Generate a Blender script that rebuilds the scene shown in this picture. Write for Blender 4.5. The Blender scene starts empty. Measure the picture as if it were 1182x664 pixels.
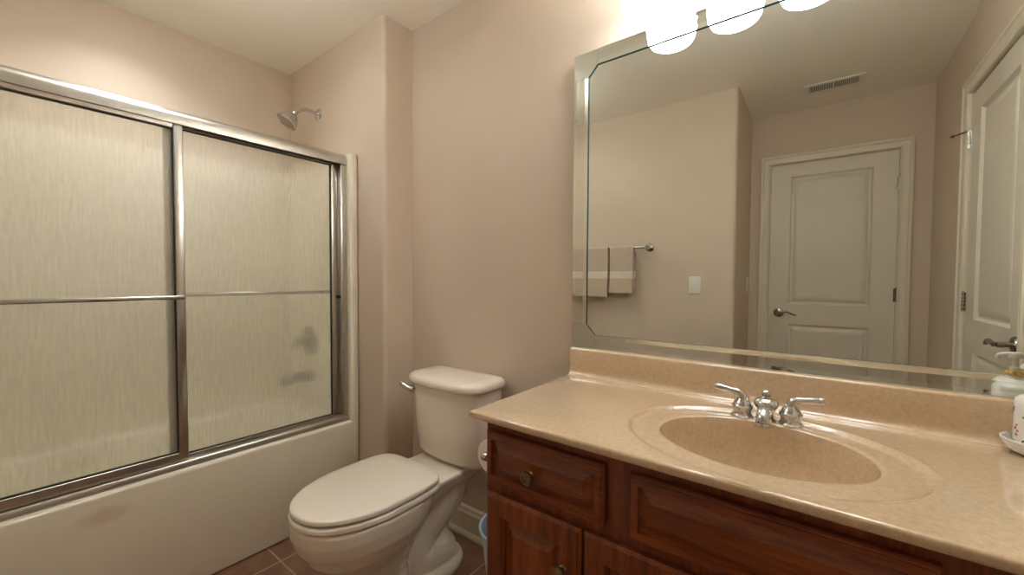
import bpy, bmesh, math, random
from mathutils import Vector, Matrix
random.seed(7)
S = bpy.context.scene
COL = S.collection
PI = math.pi
R = math.radians

# ------------------------------------------------------------------ camera
FOC = 465.58
CX, CY = 592.75, 337.22
cd = bpy.data.cameras.new('camera'); cam = bpy.data.objects.new('camera', cd); COL.objects.link(cam)
cd.sensor_fit = 'HORIZONTAL'; cd.sensor_width = 36.0
cd.lens = FOC / 1182 * 36.0
cd.shift_x = -(CX - 591) / 1182
cd.shift_y = (CY - 332) / 1182
cd.clip_start = 0.02; cd.clip_end = 50
ya, pi_, ro = R(37.2985), R(-1.7363), R(0.2834)
fwd = Vector((-math.sin(ya)*math.cos(pi_), math.cos(ya)*math.cos(pi_), math.sin(pi_)))
rgt = Vector((math.cos(ya), math.sin(ya), 0)); upv = rgt.cross(fwd)
r2 = rgt*math.cos(ro) + upv*math.sin(ro); u2 = upv*math.cos(ro) - rgt*math.sin(ro)
m = Matrix((r2, u2, -fwd)).transposed().to_4x4(); m.translation = Vector((0, -1.34, 1.183))
cam.matrix_world = m
S.camera = cam

# ------------------------------------------------------------------ world, exposure, sampling hints
w = bpy.data.worlds.new('world'); S.world = w; w.use_nodes = True
w.node_tree.nodes['Background'].inputs[0].default_value = (1, .95, .88, 1)
w.node_tree.nodes['Background'].inputs[1].default_value = .3
S.view_settings.view_transform = 'Standard'; S.view_settings.look = 'None'
S.view_settings.gamma = 1; S.view_settings.use_curve_mapping = False
S.view_settings.exposure = 0.72
try:
    S.cycles.use_denoising = True
    S.cycles.denoiser = 'OPENIMAGEDENOISE'
    S.cycles.max_bounces = 14; S.cycles.diffuse_bounces = 7; S.cycles.glossy_bounces = 8
    S.cycles.transmission_bounces = 8; S.cycles.transparent_max_bounces = 8
    S.cycles.sample_clamp_indirect = 4.0
    S.cycles.blur_glossy = 0.6
except Exception:
    pass
VANITY_EMIT = 8.6          # strength of the frosted shades over the mirror
BULB_EMIT = 10.0           # bulbs standing in the open-topped shades
SHOWER_EMIT = 140.0         # recessed lamp over the tub
FILL_EMIT = 7.5        # added bowl lamp above the frame, evens out the room light

# ------------------------------------------------------------------ materials
def srgb(r, g, b):
    f = lambda c: (c/255/12.92 if c/255 <= .04045 else ((c/255+.055)/1.055)**2.4)
    return (f(r), f(g), f(b), 1)
class NT:
    def __init__(s, name):
        s.m = bpy.data.materials.new(name); s.m.use_nodes = True
        s.t = s.m.node_tree; s.n = s.t.nodes; s.l = s.t.links
        s.b = s.n['Principled BSDF']; s.out = s.n['Material Output']
    def node(s, typ, **k):
        n = s.n.new(typ)
        for a, v in k.items():
            if a in n.inputs: n.inputs[a].default_value = v
            else: setattr(n, a, v)
        return n
    def link(s, a, b): s.l.new(a, b)
    def set(s, **k):
        for a, v in k.items(): s.b.inputs[a.replace('_', ' ')].default_value = v
        return s
    def coords(s, scale=(1, 1, 1), loc=(0, 0, 0), rot=(0, 0, 0)):
        tc = s.node('ShaderNodeTexCoord'); mp = s.node('ShaderNodeMapping')
        mp.inputs['Scale'].default_value = scale; mp.inputs['Location'].default_value = loc; mp.inputs['Rotation'].default_value = rot
        s.link(tc.outputs['Object'], mp.inputs['Vector']); return mp.outputs['Vector']
    def noise(s, vec, scale, detail=4, rough=.55):
        n = s.node('ShaderNodeTexNoise'); n.inputs['Scale'].default_value = scale
        n.inputs['Detail'].default_value = detail; n.inputs['Roughness'].default_value = rough
        s.link(vec, n.inputs['Vector']); return n.outputs['Fac']
    def ramp(s, fac, stops):
        r = s.node('ShaderNodeValToRGB'); e = r.color_ramp.elements
        while len(e) < len(stops): e.new(.5)
        for i, (p, c) in enumerate(stops): e[i].position = p; e[i].color = c
        s.link(fac, r.inputs['Fac']); return r.outputs['Color']
    def bump(s, h, strength=.2, dist=.01):
        b = s.node('ShaderNodeBump'); b.inputs['Strength'].default_value = strength; b.inputs['Distance'].default_value = dist
        s.link(h, b.inputs['Height']); s.link(b.outputs['Normal'], s.b.inputs['Normal']); return b
def simple(name, col, rough=.5, metal=0., noise=0., nscale=8., bump=0., bscale=200., **k):
    t = NT(name); t.set(Roughness=rough, Metallic=metal, **k)
    v = t.coords()
    a = tuple(c*(1-noise) for c in col[:3])+(1,); b = tuple(min(1, c*(1+noise)) for c in col[:3])+(1,)
    t.link(t.ramp(t.noise(v, nscale), [(.3, a), (.7, b)]), t.b.inputs['Base Color'])
    if bump: t.bump(t.noise(v, bscale, 3), bump, .003)
    return t.m

M = {}
M['wall'] = simple('painted_wall', srgb(209, 192, 173), .6, noise=.025, nscale=3, bump=.06, bscale=260)
M['ceil'] = simple('painted_ceiling', srgb(246, 240, 227), .75, noise=.02, nscale=2, bump=.06, bscale=200)
M['trim'] = simple('trim_paint', srgb(222, 212, 192), .35, noise=.015, nscale=6)
M['door'] = simple('door_paint', srgb(220, 212, 196), .38, noise=.015, nscale=5, bump=.03, bscale=120)
M['porcelain'] = simple('glazed_porcelain', srgb(232, 222, 206), .08, noise=.01, nscale=4, Coat_Weight=.5, Coat_Roughness=.03)
M['seat'] = simple('toilet_seat_enamel', srgb(226, 217, 202), .14, noise=.01, nscale=4)
M['chrome'] = simple('polished_chrome', (.62, .62, .62, 1), .06, 1., noise=.02)
M['darkened_chrome'] = simple('darkened_chrome', (.40, .41, .42, 1), .2, 1., noise=.05)  # second chrome, its dark reflections put into the base colour for valve and spout
M['alu'] = simple('satin_aluminium', (.58, .56, .52, 1), .28, 1., noise=.05, nscale=20)
M['nickel'] = simple('dark_nickel', (.42, .38, .34, 1), .25, 1., noise=.08, nscale=40)
M['brass'] = simple('antique_brass', (.26, .19, .10, 1), .33, 1., noise=.35, nscale=90)
M['gold'] = simple('gold_collar', (.80, .55, .22, 1), .25, 1., noise=.05)
M['white_plastic'] = simple('white_plastic', srgb(232, 228, 218), .3, noise=.01)
M['white_ceramic'] = simple('white_ceramic', srgb(236, 234, 228), .12, noise=.01)
M['dark_gap'] = simple('dark_rubber', (.02, .018, .015, 1), .6, noise=.1)
M['paper'] = simple('tissue_paper', srgb(236, 228, 214), .9, noise=.02, nscale=60, bump=.2, bscale=400)
M['blue'] = simple('pale_blue_plastic', srgb(178, 200, 212), .35, noise=.03)
M['leaf'] = simple('printed_leaf_green', srgb(92, 92, 60), .4, noise=.15, nscale=200)
M['petal'] = simple('printed_petal_red', srgb(206, 92, 70), .4, noise=.3, nscale=250)
M['vent_dark'] = simple('vent_dark', srgb(128, 120, 106), .7, noise=.1)

def mat_tub():
    t = NT('cream_gelcoat'); t.set(Roughness=.2, Coat_Weight=.3)
    v = t.coords()
    base = t.ramp(t.noise(v, 3), [(.3, srgb(230, 222, 202)), (.7, srgb(235, 228, 209))])
    # tan worn patch on the outside of the apron
    geo = t.node('ShaderNodeNewGeometry'); mp = t.node('ShaderNodeMapping')
    mp.inputs['Location'].default_value = (0, 1.107*13, -.382*30); mp.inputs['Scale'].default_value = (0, 13, 30); mp.inputs['Rotation'].default_value = (0, 0, 0)
    t.link(geo.outputs['Position'], mp.inputs['Vector'])
    ln = t.node('ShaderNodeVectorMath', operation='LENGTH'); t.link(mp.outputs['Vector'], ln.inputs[0])
    nz = t.noise(v, 26, 4); mul = t.node('ShaderNodeMath', operation='MULTIPLY_ADD'); t.link(nz, mul.inputs[0]); mul.inputs[1].default_value = .9; t.link(ln.outputs['Value'], mul.inputs[2])
    f = t.ramp(mul.outputs[0], [(.95, (.5, .5, .5, 1)), (1.0, (0, 0, 0, 1))])
    rr = [n for n in t.n if n.type == 'VALTORGB'][-1]; rr.color_ramp.elements[0].position = .62; rr.color_ramp.elements[1].position = 1.0
    div = t.node('ShaderNodeMath', operation='MULTIPLY'); t.link(mul.outputs[0], div.inputs[0]); div.inputs[1].default_value = .68; t.link(div.outputs[0], rr.inputs['Fac'])
    mx = t.node('ShaderNodeMix', data_type='RGBA'); t.link(f, mx.inputs['Factor']); t.link(base, mx.inputs[6]); mx.inputs[7].default_value = srgb(204, 178, 134)
    t.link(mx.outputs[2], t.b.inputs['Base Color']); return t.m
M['tub'] = mat_tub()

def mat_counter():
    t = NT('cultured_marble'); t.set(Roughness=.12, Coat_Weight=1.0, Coat_Roughness=.04)
    v = t.coords()
    c = t.ramp(t.noise(v, 90, 6, .7), [(.25, srgb(195, 167, 133)), (.5, srgb(209, 184, 152)), (.78, srgb(221, 198, 168))])
    c2 = t.ramp(t.noise(v, 420, 3), [(.3, srgb(186, 148, 110)), (.45, (1, 1, 1, 1))])
    mx = t.node('ShaderNodeMix', data_type='RGBA', blend_type='MULTIPLY'); mx.inputs['Factor'].default_value = .22
    t.link(c, mx.inputs[6]); t.link(c2, mx.inputs[7]); 
    t.link(mx.outputs[2], t.b.inputs['Base Color']); return t.m
M['counter'] = mat_counter()

def mat_wood(name, axis):
    t = NT(name); t.set(Roughness=.3, Coat_Weight=.25, Coat_Roughness=.2)
    sc = {'x': (2.2, 30, 30), 'z': (30, 30, 2.2)}[axis]
    v = t.coords(sc)
    c = t.ramp(t.noise(v, 1.6, 7, .62), [(.25, srgb(84, 36, 11)), (.5, srgb(128, 62, 24)), (.75, srgb(158, 88, 40))])
    fine = t.ramp(t.noise(v, 9, 3), [(.35, srgb(190, 150, 120)), (.6, (1, 1, 1, 1))])
    mx = t.node('ShaderNodeMix', data_type='RGBA', blend_type='MULTIPLY'); mx.inputs['Factor'].default_value = .5
    t.link(c, mx.inputs[6]); t.link(fine, mx.inputs[7]); t.link(mx.outputs[2], t.b.inputs['Base Color'])
    t.bump(t.noise(v, 6, 3), .05, .002); return t.m
M['wood_x'] = mat_wood('cherry_wood_across', 'x'); M['wood_z'] = mat_wood('cherry_wood_upright', 'z')

def mat_tile():
    t = NT('floor_tile'); t.set(Roughness=.42)
    T = .342
    v = t.coords((1, 1, 1), (1.774+T*4, .611+T*8, 0))
    br = t.node('ShaderNodeTexBrick', offset=0, squash=1.0)
    for k, x in (('Scale', 1.0), ('Mortar Size', .0045), ('Mortar Smooth', .3), ('Bias', 0), ('Brick Width', T), ('Row Height', T)): br.inputs[k].default_value = x
    t.link(v, br.inputs['Vector'])
    br.inputs['Color1'].default_value = (.9, .9, .9, 1); br.inputs['Color2'].default_value = (1.1, 1.1, 1.1, 1)
    c = t.ramp(t.noise(v, 7, 8, .65), [(.3, srgb(112, 80, 60)), (.5, srgb(136, 100, 78)), (.72, srgb(156, 122, 96))])
    mu = t.node('ShaderNodeMix', data_type='RGBA', blend_type='MULTIPLY'); mu.inputs['Factor'].default_value = 1
    t.link(c, mu.inputs[6]); t.link(br.outputs['Color'], mu.inputs[7])
    mx = t.node('ShaderNodeMix', data_type='RGBA'); t.link(br.outputs['Fac'], mx.inputs['Factor']); t.link(mu.outputs[2], mx.inputs[6]); mx.inputs[7].default_value = srgb(176, 154, 130)
    t.link(mx.outputs[2], t.b.inputs['Base Color'])
    inv = t.node('ShaderNodeMath', operation='SUBTRACT'); inv.inputs[0].default_value = 1; t.link(br.outputs['Fac'], inv.inputs[1])
    t.bump(inv.outputs[0], .5, .002); return t.m
M['tile'] = mat_tile()

def mat_glass():
    t = NT('rain_glass'); t.set(Base_Color=srgb(252, 251, 247), Roughness=.2, IOR=1.3, Transmission_Weight=1.0)
    v = t.coords((700, 150, 18))
    h = t.noise(v, 1.0, 2, .5)
    bp = t.bump(h, .22, .006)
    tr = t.node('ShaderNodeBsdfTranslucent'); tr.inputs['Color'].default_value = srgb(246, 243, 230)
    df = t.node('ShaderNodeBsdfDiffuse'); df.inputs['Color'].default_value = srgb(228, 222, 204); t.link(bp.outputs['Normal'], df.inputs['Normal'])
    m1 = t.node('ShaderNodeMixShader'); m1.inputs[0].default_value = .5; t.link(tr.outputs[0], m1.inputs[1]); t.link(df.outputs[0], m1.inputs[2])
    m2 = t.node('ShaderNodeMixShader'); mr2 = t.node('ShaderNodeMapRange'); mr2.inputs[1].default_value = .3; mr2.inputs[2].default_value = .7; mr2.inputs[3].default_value = .17; mr2.inputs[4].default_value = .27; t.link(h, mr2.inputs[0]); t.link(mr2.outputs[0], m2.inputs[0]); t.link(t.b.outputs[0], m2.inputs[1]); t.link(m1.outputs[0], m2.inputs[2])
    t.link(m2.outputs[0], t.out.inputs['Surface']); return t.m
M['glass'] = mat_glass()
def mat_mirror(name, col, rough):
    t = NT(name); t.set(Base_Color=col, Metallic=1, Roughness=rough); return t.m
M['mirror'] = mat_mirror('silvered_mirror', (.79, .82, .78, 1), 0.0)
M['mirror_strip'] = mat_mirror('silvered_strip', (.74, .77, .71, 1), 0.0)
M['mirror_bevel'] = mat_mirror('silvered_bevel', (.80, .84, .79, 1), 0.02)
M['glass_edge'] = simple('green_glass_edge', srgb(48, 92, 88), .15, noise=.2, nscale=30)
M['glass_edge_pale'] = simple('pale_glass_edge', srgb(176, 200, 186), .1, noise=.1, nscale=30)

def mat_shade(name, s):
    t = NT(name); t.set(Base_Color=(.9, .88, .84, 1), Roughness=.3)
    v = t.coords(); c = t.ramp(t.noise(v, 14, 3), [(.3, (.91, .965, 1, 1)), (.7, (.935, .985, 1.03, 1))])
    t.link(c, t.b.inputs['Emission Color']); t.b.inputs['Emission Strength'].default_value = s; return t.m
M['shade'] = mat_shade('lit_frosted_shade', VANITY_EMIT)
M['fill_bowl'] = mat_shade('lit_fill_bowl', FILL_EMIT)
M['fill_bulb'] = mat_shade('lit_fill_bulb', 6.0)
M['bulb'] = mat_shade('lit_bulb', BULB_EMIT)
M['lamp_lens'] = mat_shade('lit_lamp_lens', SHOWER_EMIT)

def mat_towel():
    t = NT('beige_terry'); t.set(Roughness=.95)
    v = t.coords()
    sx = t.node('ShaderNodeSeparateXYZ'); t.link(v, sx.inputs[0])
    mr = t.node('ShaderNodeMapRange'); mr.inputs[1].default_value = -.40; mr.inputs[2].default_value = 0
    t.link(sx.outputs['Z'], mr.inputs[0])
    rp = t.node('ShaderNodeValToRGB'); e = rp.color_ramp.elements; rp.color_ramp.interpolation = 'CONSTANT'
    A, B, Cc = srgb(214, 192, 170), srgb(236, 226, 210), srgb(210, 190, 171)
    e[0].position = 0; e[0].color = A
    e[1].position = .375; e[1].color = B
    x = e.new(.51); x.color = Cc
    t.link(mr.outputs[0], rp.inputs['Fac'])
    nz = t.ramp(t.noise(v, 500, 2), [(.3, (.85, .85, .85, 1)), (.7, (1, 1, 1, 1))])
    mx = t.node('ShaderNodeMix', data_type='RGBA', blend_type='MULTIPLY'); mx.inputs['Factor'].default_value = 1
    t.link(rp.outputs[0], mx.inputs[6]); t.link(nz, mx.inputs[7]); t.link(mx.outputs[2], t.b.inputs['Base Color'])
    t.bump(t.noise(v, 900, 2), .6, .002); return t.m
M['towel'] = mat_towel()

# ------------------------------------------------------------------ mesh helpers (all in world coordinates)
def root_loc(o):
    l = Vector((0, 0, 0))
    while o is not None: l += o.location; o = o.parent
    return l
def obj(name, bm, mat, parent=None, smooth=35, origin=None):
    me = bpy.data.meshes.new(name)
    off = root_loc(parent) if parent else Vector((0, 0, 0))
    if origin is not None: off = Vector(origin)
    bmesh.ops.recalc_face_normals(bm, faces=bm.faces[:])
    bmesh.ops.translate(bm, verts=bm.verts[:], vec=-off)
    bm.to_mesh(me); bm.free()
    for mm in (mat if isinstance(mat, (list, tuple)) else [mat]): me.materials.append(M[mm])
    if smooth:
        for p in me.polygons: p.use_smooth = True
        me.set_sharp_from_angle(angle=R(smooth))
    o = bpy.data.objects.new(name, me); COL.objects.link(o)
    if parent: o.parent = parent
    if origin is not None and not parent: o.location = origin
    return o
def thing(name, label, cat, loc=(0, 0, 0), group=None):
    o = bpy.data.objects.new(name, None); o.empty_display_size = .05; COL.objects.link(o); o.location = loc
    o['label'] = label; o['category'] = cat
    if group: o['group'] = group
    return o
def tag(o, label, cat, group=None):
    o['label'] = label; o['category'] = cat
    if group: o['group'] = group
    return o
def struct(o, label=None, cat=None):
    o['kind'] = 'structure'
    if label: o['label'] = label
    if cat: o['category'] = cat
    return o
def dup(rt, dx, label=None):
    def cp(o, parent):
        c = o.copy(); COL.objects.link(c); c.parent = parent
        for ch in list(o.children): cp(ch, c)
        return c
    r = cp(rt, rt.parent); r.location = Vector(rt.location) + Vector(dx)
    if label: r['label'] = label
    return r
def BM(): return bmesh.new()
def add_box(bm, a, b, bev=0., seg=2, mi=0):
    a, b = Vector(a), Vector(b)
    lo = Vector((min(a[i], b[i]) for i in range(3))); hi = Vector((max(a[i], b[i]) for i in range(3)))
    g = bmesh.ops.create_cube(bm, size=1)['verts']
    bmesh.ops.scale(bm, vec=hi-lo, verts=g); bmesh.ops.translate(bm, vec=(lo+hi)/2, verts=g)
    fs = set(f for v in g for f in v.link_faces)
    for f in fs: f.material_index = mi
    if bev:
        es = list(set(e for v in g for e in v.link_edges))
        bmesh.ops.bevel(bm, geom=es, offset=bev, segments=seg, affect='EDGES', profile=.5)
    return bm
def box(a, b, bev=0., seg=2): return add_box(BM(), a, b, bev, seg)
def add_loft(bm, rings, cap0=True, cap1=True, closed=True, mi=0):
    vs = [[bm.verts.new(p) for p in r] for r in rings]
    n = len(rings[0])
    for i in range(len(rings)-1):
        for j in range(n if closed else n-1):
            k = (j+1) % n
            try: f = bm.faces.new((vs[i][j], vs[i][k], vs[i+1][k], vs[i+1][j])); f.material_index = mi
            except ValueError: pass
    if closed and cap0 and n > 2: bm.faces.new(vs[0][::-1]).material_index = mi
    if closed and cap1 and n > 2: bm.faces.new(vs[-1]).material_index = mi
    return vs
def add_tube(bm, pts, rad, n=12, cap=True, flat=1.0, mi=0):
    pts = [Vector(p) for p in pts]
    rad = rad if isinstance(rad, (list, tuple)) else [rad]*len(pts)
    rings = []; up = None
    for i, p in enumerate(pts):
        d = (pts[min(i+1, len(pts)-1)] - pts[max(i-1, 0)]).normalized()
        if up is None:
            up = Vector((0, 0, 1)) if abs(d.z) < .9 else Vector((0, 1, 0))
        s = d.cross(up).normalized(); up = s.cross(d).normalized()
        rings.append([p + (s*math.cos(2*PI*k/n) + up*flat*math.sin(2*PI*k/n))*rad[i] for k in range(n)])
    add_loft(bm, rings, cap, cap, mi=mi); return bm
def add_lathe(bm, prof, origin=(0, 0, 0), axis=(0, 0, 1), n=32, cap=True, mi=0):
    q = Vector((0, 0, 1)).rotation_difference(Vector(axis).normalized()).to_matrix(); o = Vector(origin)
    rings = [[o + q @ Vector((max(r, 1e-4)*math.cos(2*PI*k/n), max(r, 1e-4)*math.sin(2*PI*k/n), z)) for k in range(n)] for r, z in prof]
    add_loft(bm, rings, cap, cap, mi=mi); return bm
def smooth_path(pts, n=6):
    pts = [Vector(p) for p in pts]; out = []
    P = [pts[0]*2-pts[1]] + pts + [pts[-1]*2-pts[-2]]
    for i in range(1, len(P)-2):
        for k in range(n):
            t = k/n; a, b, c, d = P[i-1], P[i], P[i+1], P[i+2]
            out.append(.5*((2*b)+(-a+c)*t+(2*a-5*b+4*c-d)*t*t+(-a+3*b-3*c+d)*t**3))
    out.append(pts[-1]); return out
def lerp_list(vals, n):
    out = []
    for i in range(len(vals)-1):
        for k in range(n): out.append(vals[i]+(vals[i+1]-vals[i])*k/n)
    return out+[vals[-1]]
def add_extrude(bm, prof, p0, p1, ax_u, ax_v, mi=0):
    """closed 2-D profile (u,v) swept from p0 to p1"""
    p0, p1, U, V = Vector(p0), Vector(p1), Vector(ax_u), Vector(ax_v)
    add_loft(bm, [[p0+U*u+V*v for u, v in prof], [p1+U*u+V*v for u, v in prof]], mi=mi); return bm
def add_panel(bm, origin, U, V, N, w, h, prof, mi=0):
    """rectangle w*h with nested mitred rings: prof = [(inset, depth)...], last ring is filled"""
    o, U, V, N = Vector(origin), Vector(U), Vector(V), Vector(N)
    rings = [[o+U*x+V*y+N*d for x, y in ((i, i), (w-i, i), (w-i, h-i), (i, h-i))] for i, d in prof]
    add_loft(bm, rings, False, True, mi=mi); return bm
def mitre_frame(bm, path, prof, closed=False, mi=0):
    """path: list of (point, outward_dir scaled for mitre); prof: [(offset, height)] , N normal passed in path tuples"""
    rings = [[Vector(p)+Vector(d)*u+Vector(nn)*v for u, v in prof] for p, d, nn in path]
    add_loft(bm, rings, not closed, not closed, mi=mi); return bm

# ------------------------------------------------------------------ main dimensions
XL, XR = -2.632, .551        # tub wall, door wall
YT, YB = -1.705, -2.376      # towel wall, far wall with the panelled door
XRET, YSH = -1.677, -.167    # furred shower wall: corner
XOC = -.451                  # corner of the towel wall
H = 2.44
XAP = -1.896                 # tub apron
ZC = .8464                   # countertop
YM = -.0314                  # mirror plane

# ------------------------------------------------------------------ the room shell
def wall_l(bm, pts, z0, z1):
    add_loft(bm, [[(x, y, z0) for x, y in pts], [(x, y, z1) for x, y in pts]]); return bm
def bull(cx, cy, r, a0, a1, n=8): return [(cx+r*math.cos(R(a0+(a1-a0)*k/n)), cy+r*math.sin(R(a0+(a1-a0)*k/n))) for k in range(n+1)]
struct(obj('floor', box((XL-.1, YB-.1, -.06), (XR+.1, .1, 0)), 'tile', smooth=0))
LCX, LCY, LQ = -2.27, -.95, .084
bm = BM()
for a_, b_ in (((XL-.1, YB-.1), (LCX-LQ, .1)), ((LCX+LQ, YB-.1), (XR+.1, .1)), ((LCX-LQ, YB-.1), (LCX+LQ, LCY-LQ)), ((LCX-LQ, LCY+LQ), (LCX+LQ, .1))): add_box(bm, a_+(H,), b_+(H+.06,))
struct(obj('ceiling', bm, 'ceil', smooth=0))
struct(obj('wall_back', box((XRET, 0, 0), (XR+.1, .1, H)), 'wall', smooth=0))
struct(obj('wall_left', box((XL-.1, YB-.1, 0), (XL, .1, H)), 'wall', smooth=0))
r = .022
struct(obj('wall_shower', wall_l(BM(), [(XL, .1), (XL, YSH)] + bull(XRET-r, YSH+r, r, -90, 0) + [(XRET, .1)], 0, H), 'wall', smooth=30))
struct(obj('wall_front', wall_l(BM(), [(XL, YB-.1), (XOC, YB-.1)] + bull(XOC-r, YT-r, r, 0, 90) + [(XL, YT)], 0, H), 'wall', smooth=30))
# far wall with opening for door_1
D1a, D1b, D1t = -.3165, .3914, 2.052
bm = BM(); add_box(bm, (XOC, YB-.1, 0), (D1a-.015, YB, H)); add_box(bm, (D1b+.015, YB-.1, 0), (XR+.1, YB, H)); add_box(bm, (D1a-.015, YB-.1, D1t+.015), (D1b+.015, YB, H))
struct(obj('wall_far', bm, 'wall', smooth=0))
D2a, D2b, D2t = -1.572, -.862, 2.07     # door_2 on the right wall (y range)
bm = BM(); add_box(bm, (XR, YB, 0), (XR+.1, D2a-.015, H)); add_box(bm, (XR, D2b+.015, 0), (XR+.1, 0, H)); add_box(bm, (XR, D2a-.015, D2t+.015), (XR+.1, D2b+.015, H))
struct(obj('wall_right', bm, 'wall', smooth=0))

# baseboards
BP = [(0, 0), (.026, 0), (.026, .012), (.020, .022), (.014, .024), (.014, .092), (.018, .097), (.018, .108), (.012, .116), (.010, .128), (.004, .134), (0, .136)]
def baseboard(name, p0, p1, out):
    struct(obj(name, add_extrude(BM(), BP, p0, p1, out, (0, 0, 1)), 'trim', smooth=25))
baseboard('baseboard_back', (XRET+.03, 0, 0), (-.695, 0, 0), (0, -1, 0))
baseboard('baseboard_shower', (XRET, YSH+.02, 0), (XRET, -.001, 0), (1, 0, 0))
baseboard('baseboard_front', (XAP+.03, YT, 0), (XOC-.03, YT, 0), (0, 1, 0))
baseboard('baseboard_corner', (XOC, YB+.03, 0), (XOC, YT-.03, 0), (1, 0, 0))
baseboard('baseboard_right', (XR, YB+.03, 0), (XR, D2a-.12, 0), (-1, 0, 0))

# ------------------------------------------------------------------ doors with casing
CAS = [(0, 0), (0, .012), (.006, .016), (.012, .014), (.040, .019), (.046, .024), (.058, .024), (.064, .019), (.064, 0)]
def door_set(idx, axis, a, b, top, plane, nrm, lever_at, hinge_at, lever_z, panels, zs, hz):
    U = Vector((1, 0, 0)) if axis == 'x' else Vector((0, 1, 0)); N = Vector(nrm)
    P = lambda u, z, d=0: (U*u + (Vector((0, plane, 0)) if axis == 'x' else Vector((plane, 0, 0))) + Vector((0, 0, z)) + N*d)
    # casing
    g = .006
    bm = BM()
    mitre_frame(bm, [(P(a-g, 0), -U, N), (P(a-g, top+g), -U+Vector((0, 0, 1)), N), (P(b+g, top+g), U+Vector((0, 0, 1)), N), (P(b+g, 0), U, N)], CAS)
    struct(obj('trim_%d' % idx, bm, 'trim', smooth=25))
    # jamb lining inside the wall
    bm = BM()
    for s, e in ((a-.014, a-.003), (b+.003, b+.014)): add_box(bm, P(s, 0, -.095), P(e, top+.004, -.001))
    add_box(bm, P(a-.014, top+.004, -.095), P(b+.014, top+.0145, -.001))
    struct(obj('trim_%d' % (idx+2), bm, 'trim', smooth=0))
    # leaf: a plain slab behind and a front sheet with moulded panels
    bm = BM(); w_, t0 = b-a, -.004
    add_box(bm, P(a, .012, t0-.035), P(b, top, t0-.018))
    prof = [(0, -.0), (.004, -.005), (.009, -.011), (.013, -.0135), (.022, -.0135), (.026, -.011), (.044, -.005), (.050, -.0035), (.056, -.0035)]
    rects = [(pa, pb, z0, z1) for (pa, pb) in panels for (z0, z1) in zs]
    us = sorted(set([a, b]+[x for q in rects for x in q[:2]])); vz = sorted(set([.012, top]+[x for q in rects for x in q[2:]]))
    for i in range(len(us)-1):
        for j in range(len(vz)-1):
            cu, cz = (us[i]+us[i+1])/2, (vz[j]+vz[j+1])/2
            if any(q[0] < cu < q[1] and q[2] < cz < q[3] for q in rects): continue
            bm.faces.new([bm.verts.new(P(*k, t0)) for k in ((us[i], vz[j]), (us[i+1], vz[j]), (us[i+1], vz[j+1]), (us[i], vz[j+1]))])
    for q in rects:
        add_panel(bm, P(q[0], q[2], t0), U, (0, 0, 1), N, q[1]-q[0], q[3]-q[2], prof)
    for s in (a, b):
        bm.faces.new([bm.verts.new(P(s, z, d)) for z, d in ((.012, t0-.018), (top, t0-.018), (top, t0), (.012, t0))])
    bm.faces.new([bm.verts.new(P(u, top, d)) for u, d in ((a, t0-.018), (b, t0-.018), (b, t0), (a, t0))])
    bmesh.ops.remove_doubles(bm, verts=bm.verts[:], dist=1e-5)
    d = obj('door_%d' % idx, bm, 'door', smooth=20); struct(d)
    # lever handle
    sgn = 1 if hinge_at > lever_at else -1
    bm = BM()
    add_lathe(bm, [(.0, 0), (.033, 0), (.033, .004), (.029, .010), (.016, .014), (.012, .016), (.011, .045), (0, .046)], P(lever_at, lever_z, t0), N, 28)
    pts = smooth_path([P(lever_at-sgn*.006, lever_z, .048), P(lever_at+sgn*.02, lever_z+.004, .052), P(lever_at+sgn*.055, lever_z+.010, .050), P(lever_at+sgn*.085, lever_z-.004, .048), P(lever_at+sgn*.113, lever_z-.012, .044)], 5)
    add_tube(bm, pts, lerp_list([.011, .0105, .0085, .0085, .006], 5), 12, flat=.75)
    hd = obj('door_handle', bm, 'nickel', d); hd['label'] = 'dark nickel lever handle'
    # hinges: knuckle barrel and leaves
    for z in hz:
        bm = BM(); he = hinge_at + (-.003 if hinge_at == a else .003)
        for k in range(5): add_lathe(bm, [(0, 0), (.0062, 0), (.0062, .0165), (0, .0165)], P(he, z-.044+k*.0176, .006), (0, 0, 1), 14)
        add_lathe(bm, [(0, 0), (.004, 0), (.005, .004), (0, .008)], P(he, z+.044, .006), (0, 0, 1), 12)
        add_box(bm, P(he-.012, z-.044, -.003), P(he+.012, z+.044, .0005), .0005, 1)
        obj('hinge', bm, 'nickel' if idx == 1 else 'chrome', d)
    return d, P
d1, P1 = door_set(1, 'x', D1a, D1b, D1t, YB, (0, 1, 0), -.252, D1b, .944, [(-.195, .268)], [(.20, .862), (1.012, 1.960)], (1.838, 1.093, .22))
d2, P2 = door_set(2, 'y', D2a, D2b, D2t, XR, (-1, 0, 0), -.935, D2a, .958, [(-1.45, -1.0)], [(.20, .862), (1.012, 1.970)], (1.86, 1.09, .22))
bm = BM(); zz = 1.90
add_tube(bm, [P2(D2a-.003, zz, .008), P2(D2a-.04, zz+.002, .028), P2(D2a-.075, zz+.004, .045)], .0045, 10)
add_lathe(bm, [(0, 0), (.007, 0), (.007, .012), (.004, .016), (0, .016)], P2(D2a-.075, zz+.004, .045), (-.4, -.85, 0), 12)
o = obj('hinge_doorstop', bm, 'nickel', d2)

# ------------------------------------------------------------------ bathtub with moulded surround
tub = thing('bathtub', 'cream one-piece bathtub and shower surround in the alcove', 'bathtub', (-2.26, -.93, 0))
yA, yB_ = YT+.003, YSH-.002           # outer ends
iA, iB = YT+.048, -.213               # inner faces of the end walls
zt, zl = 1.815, .455
bm = BM()
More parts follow.
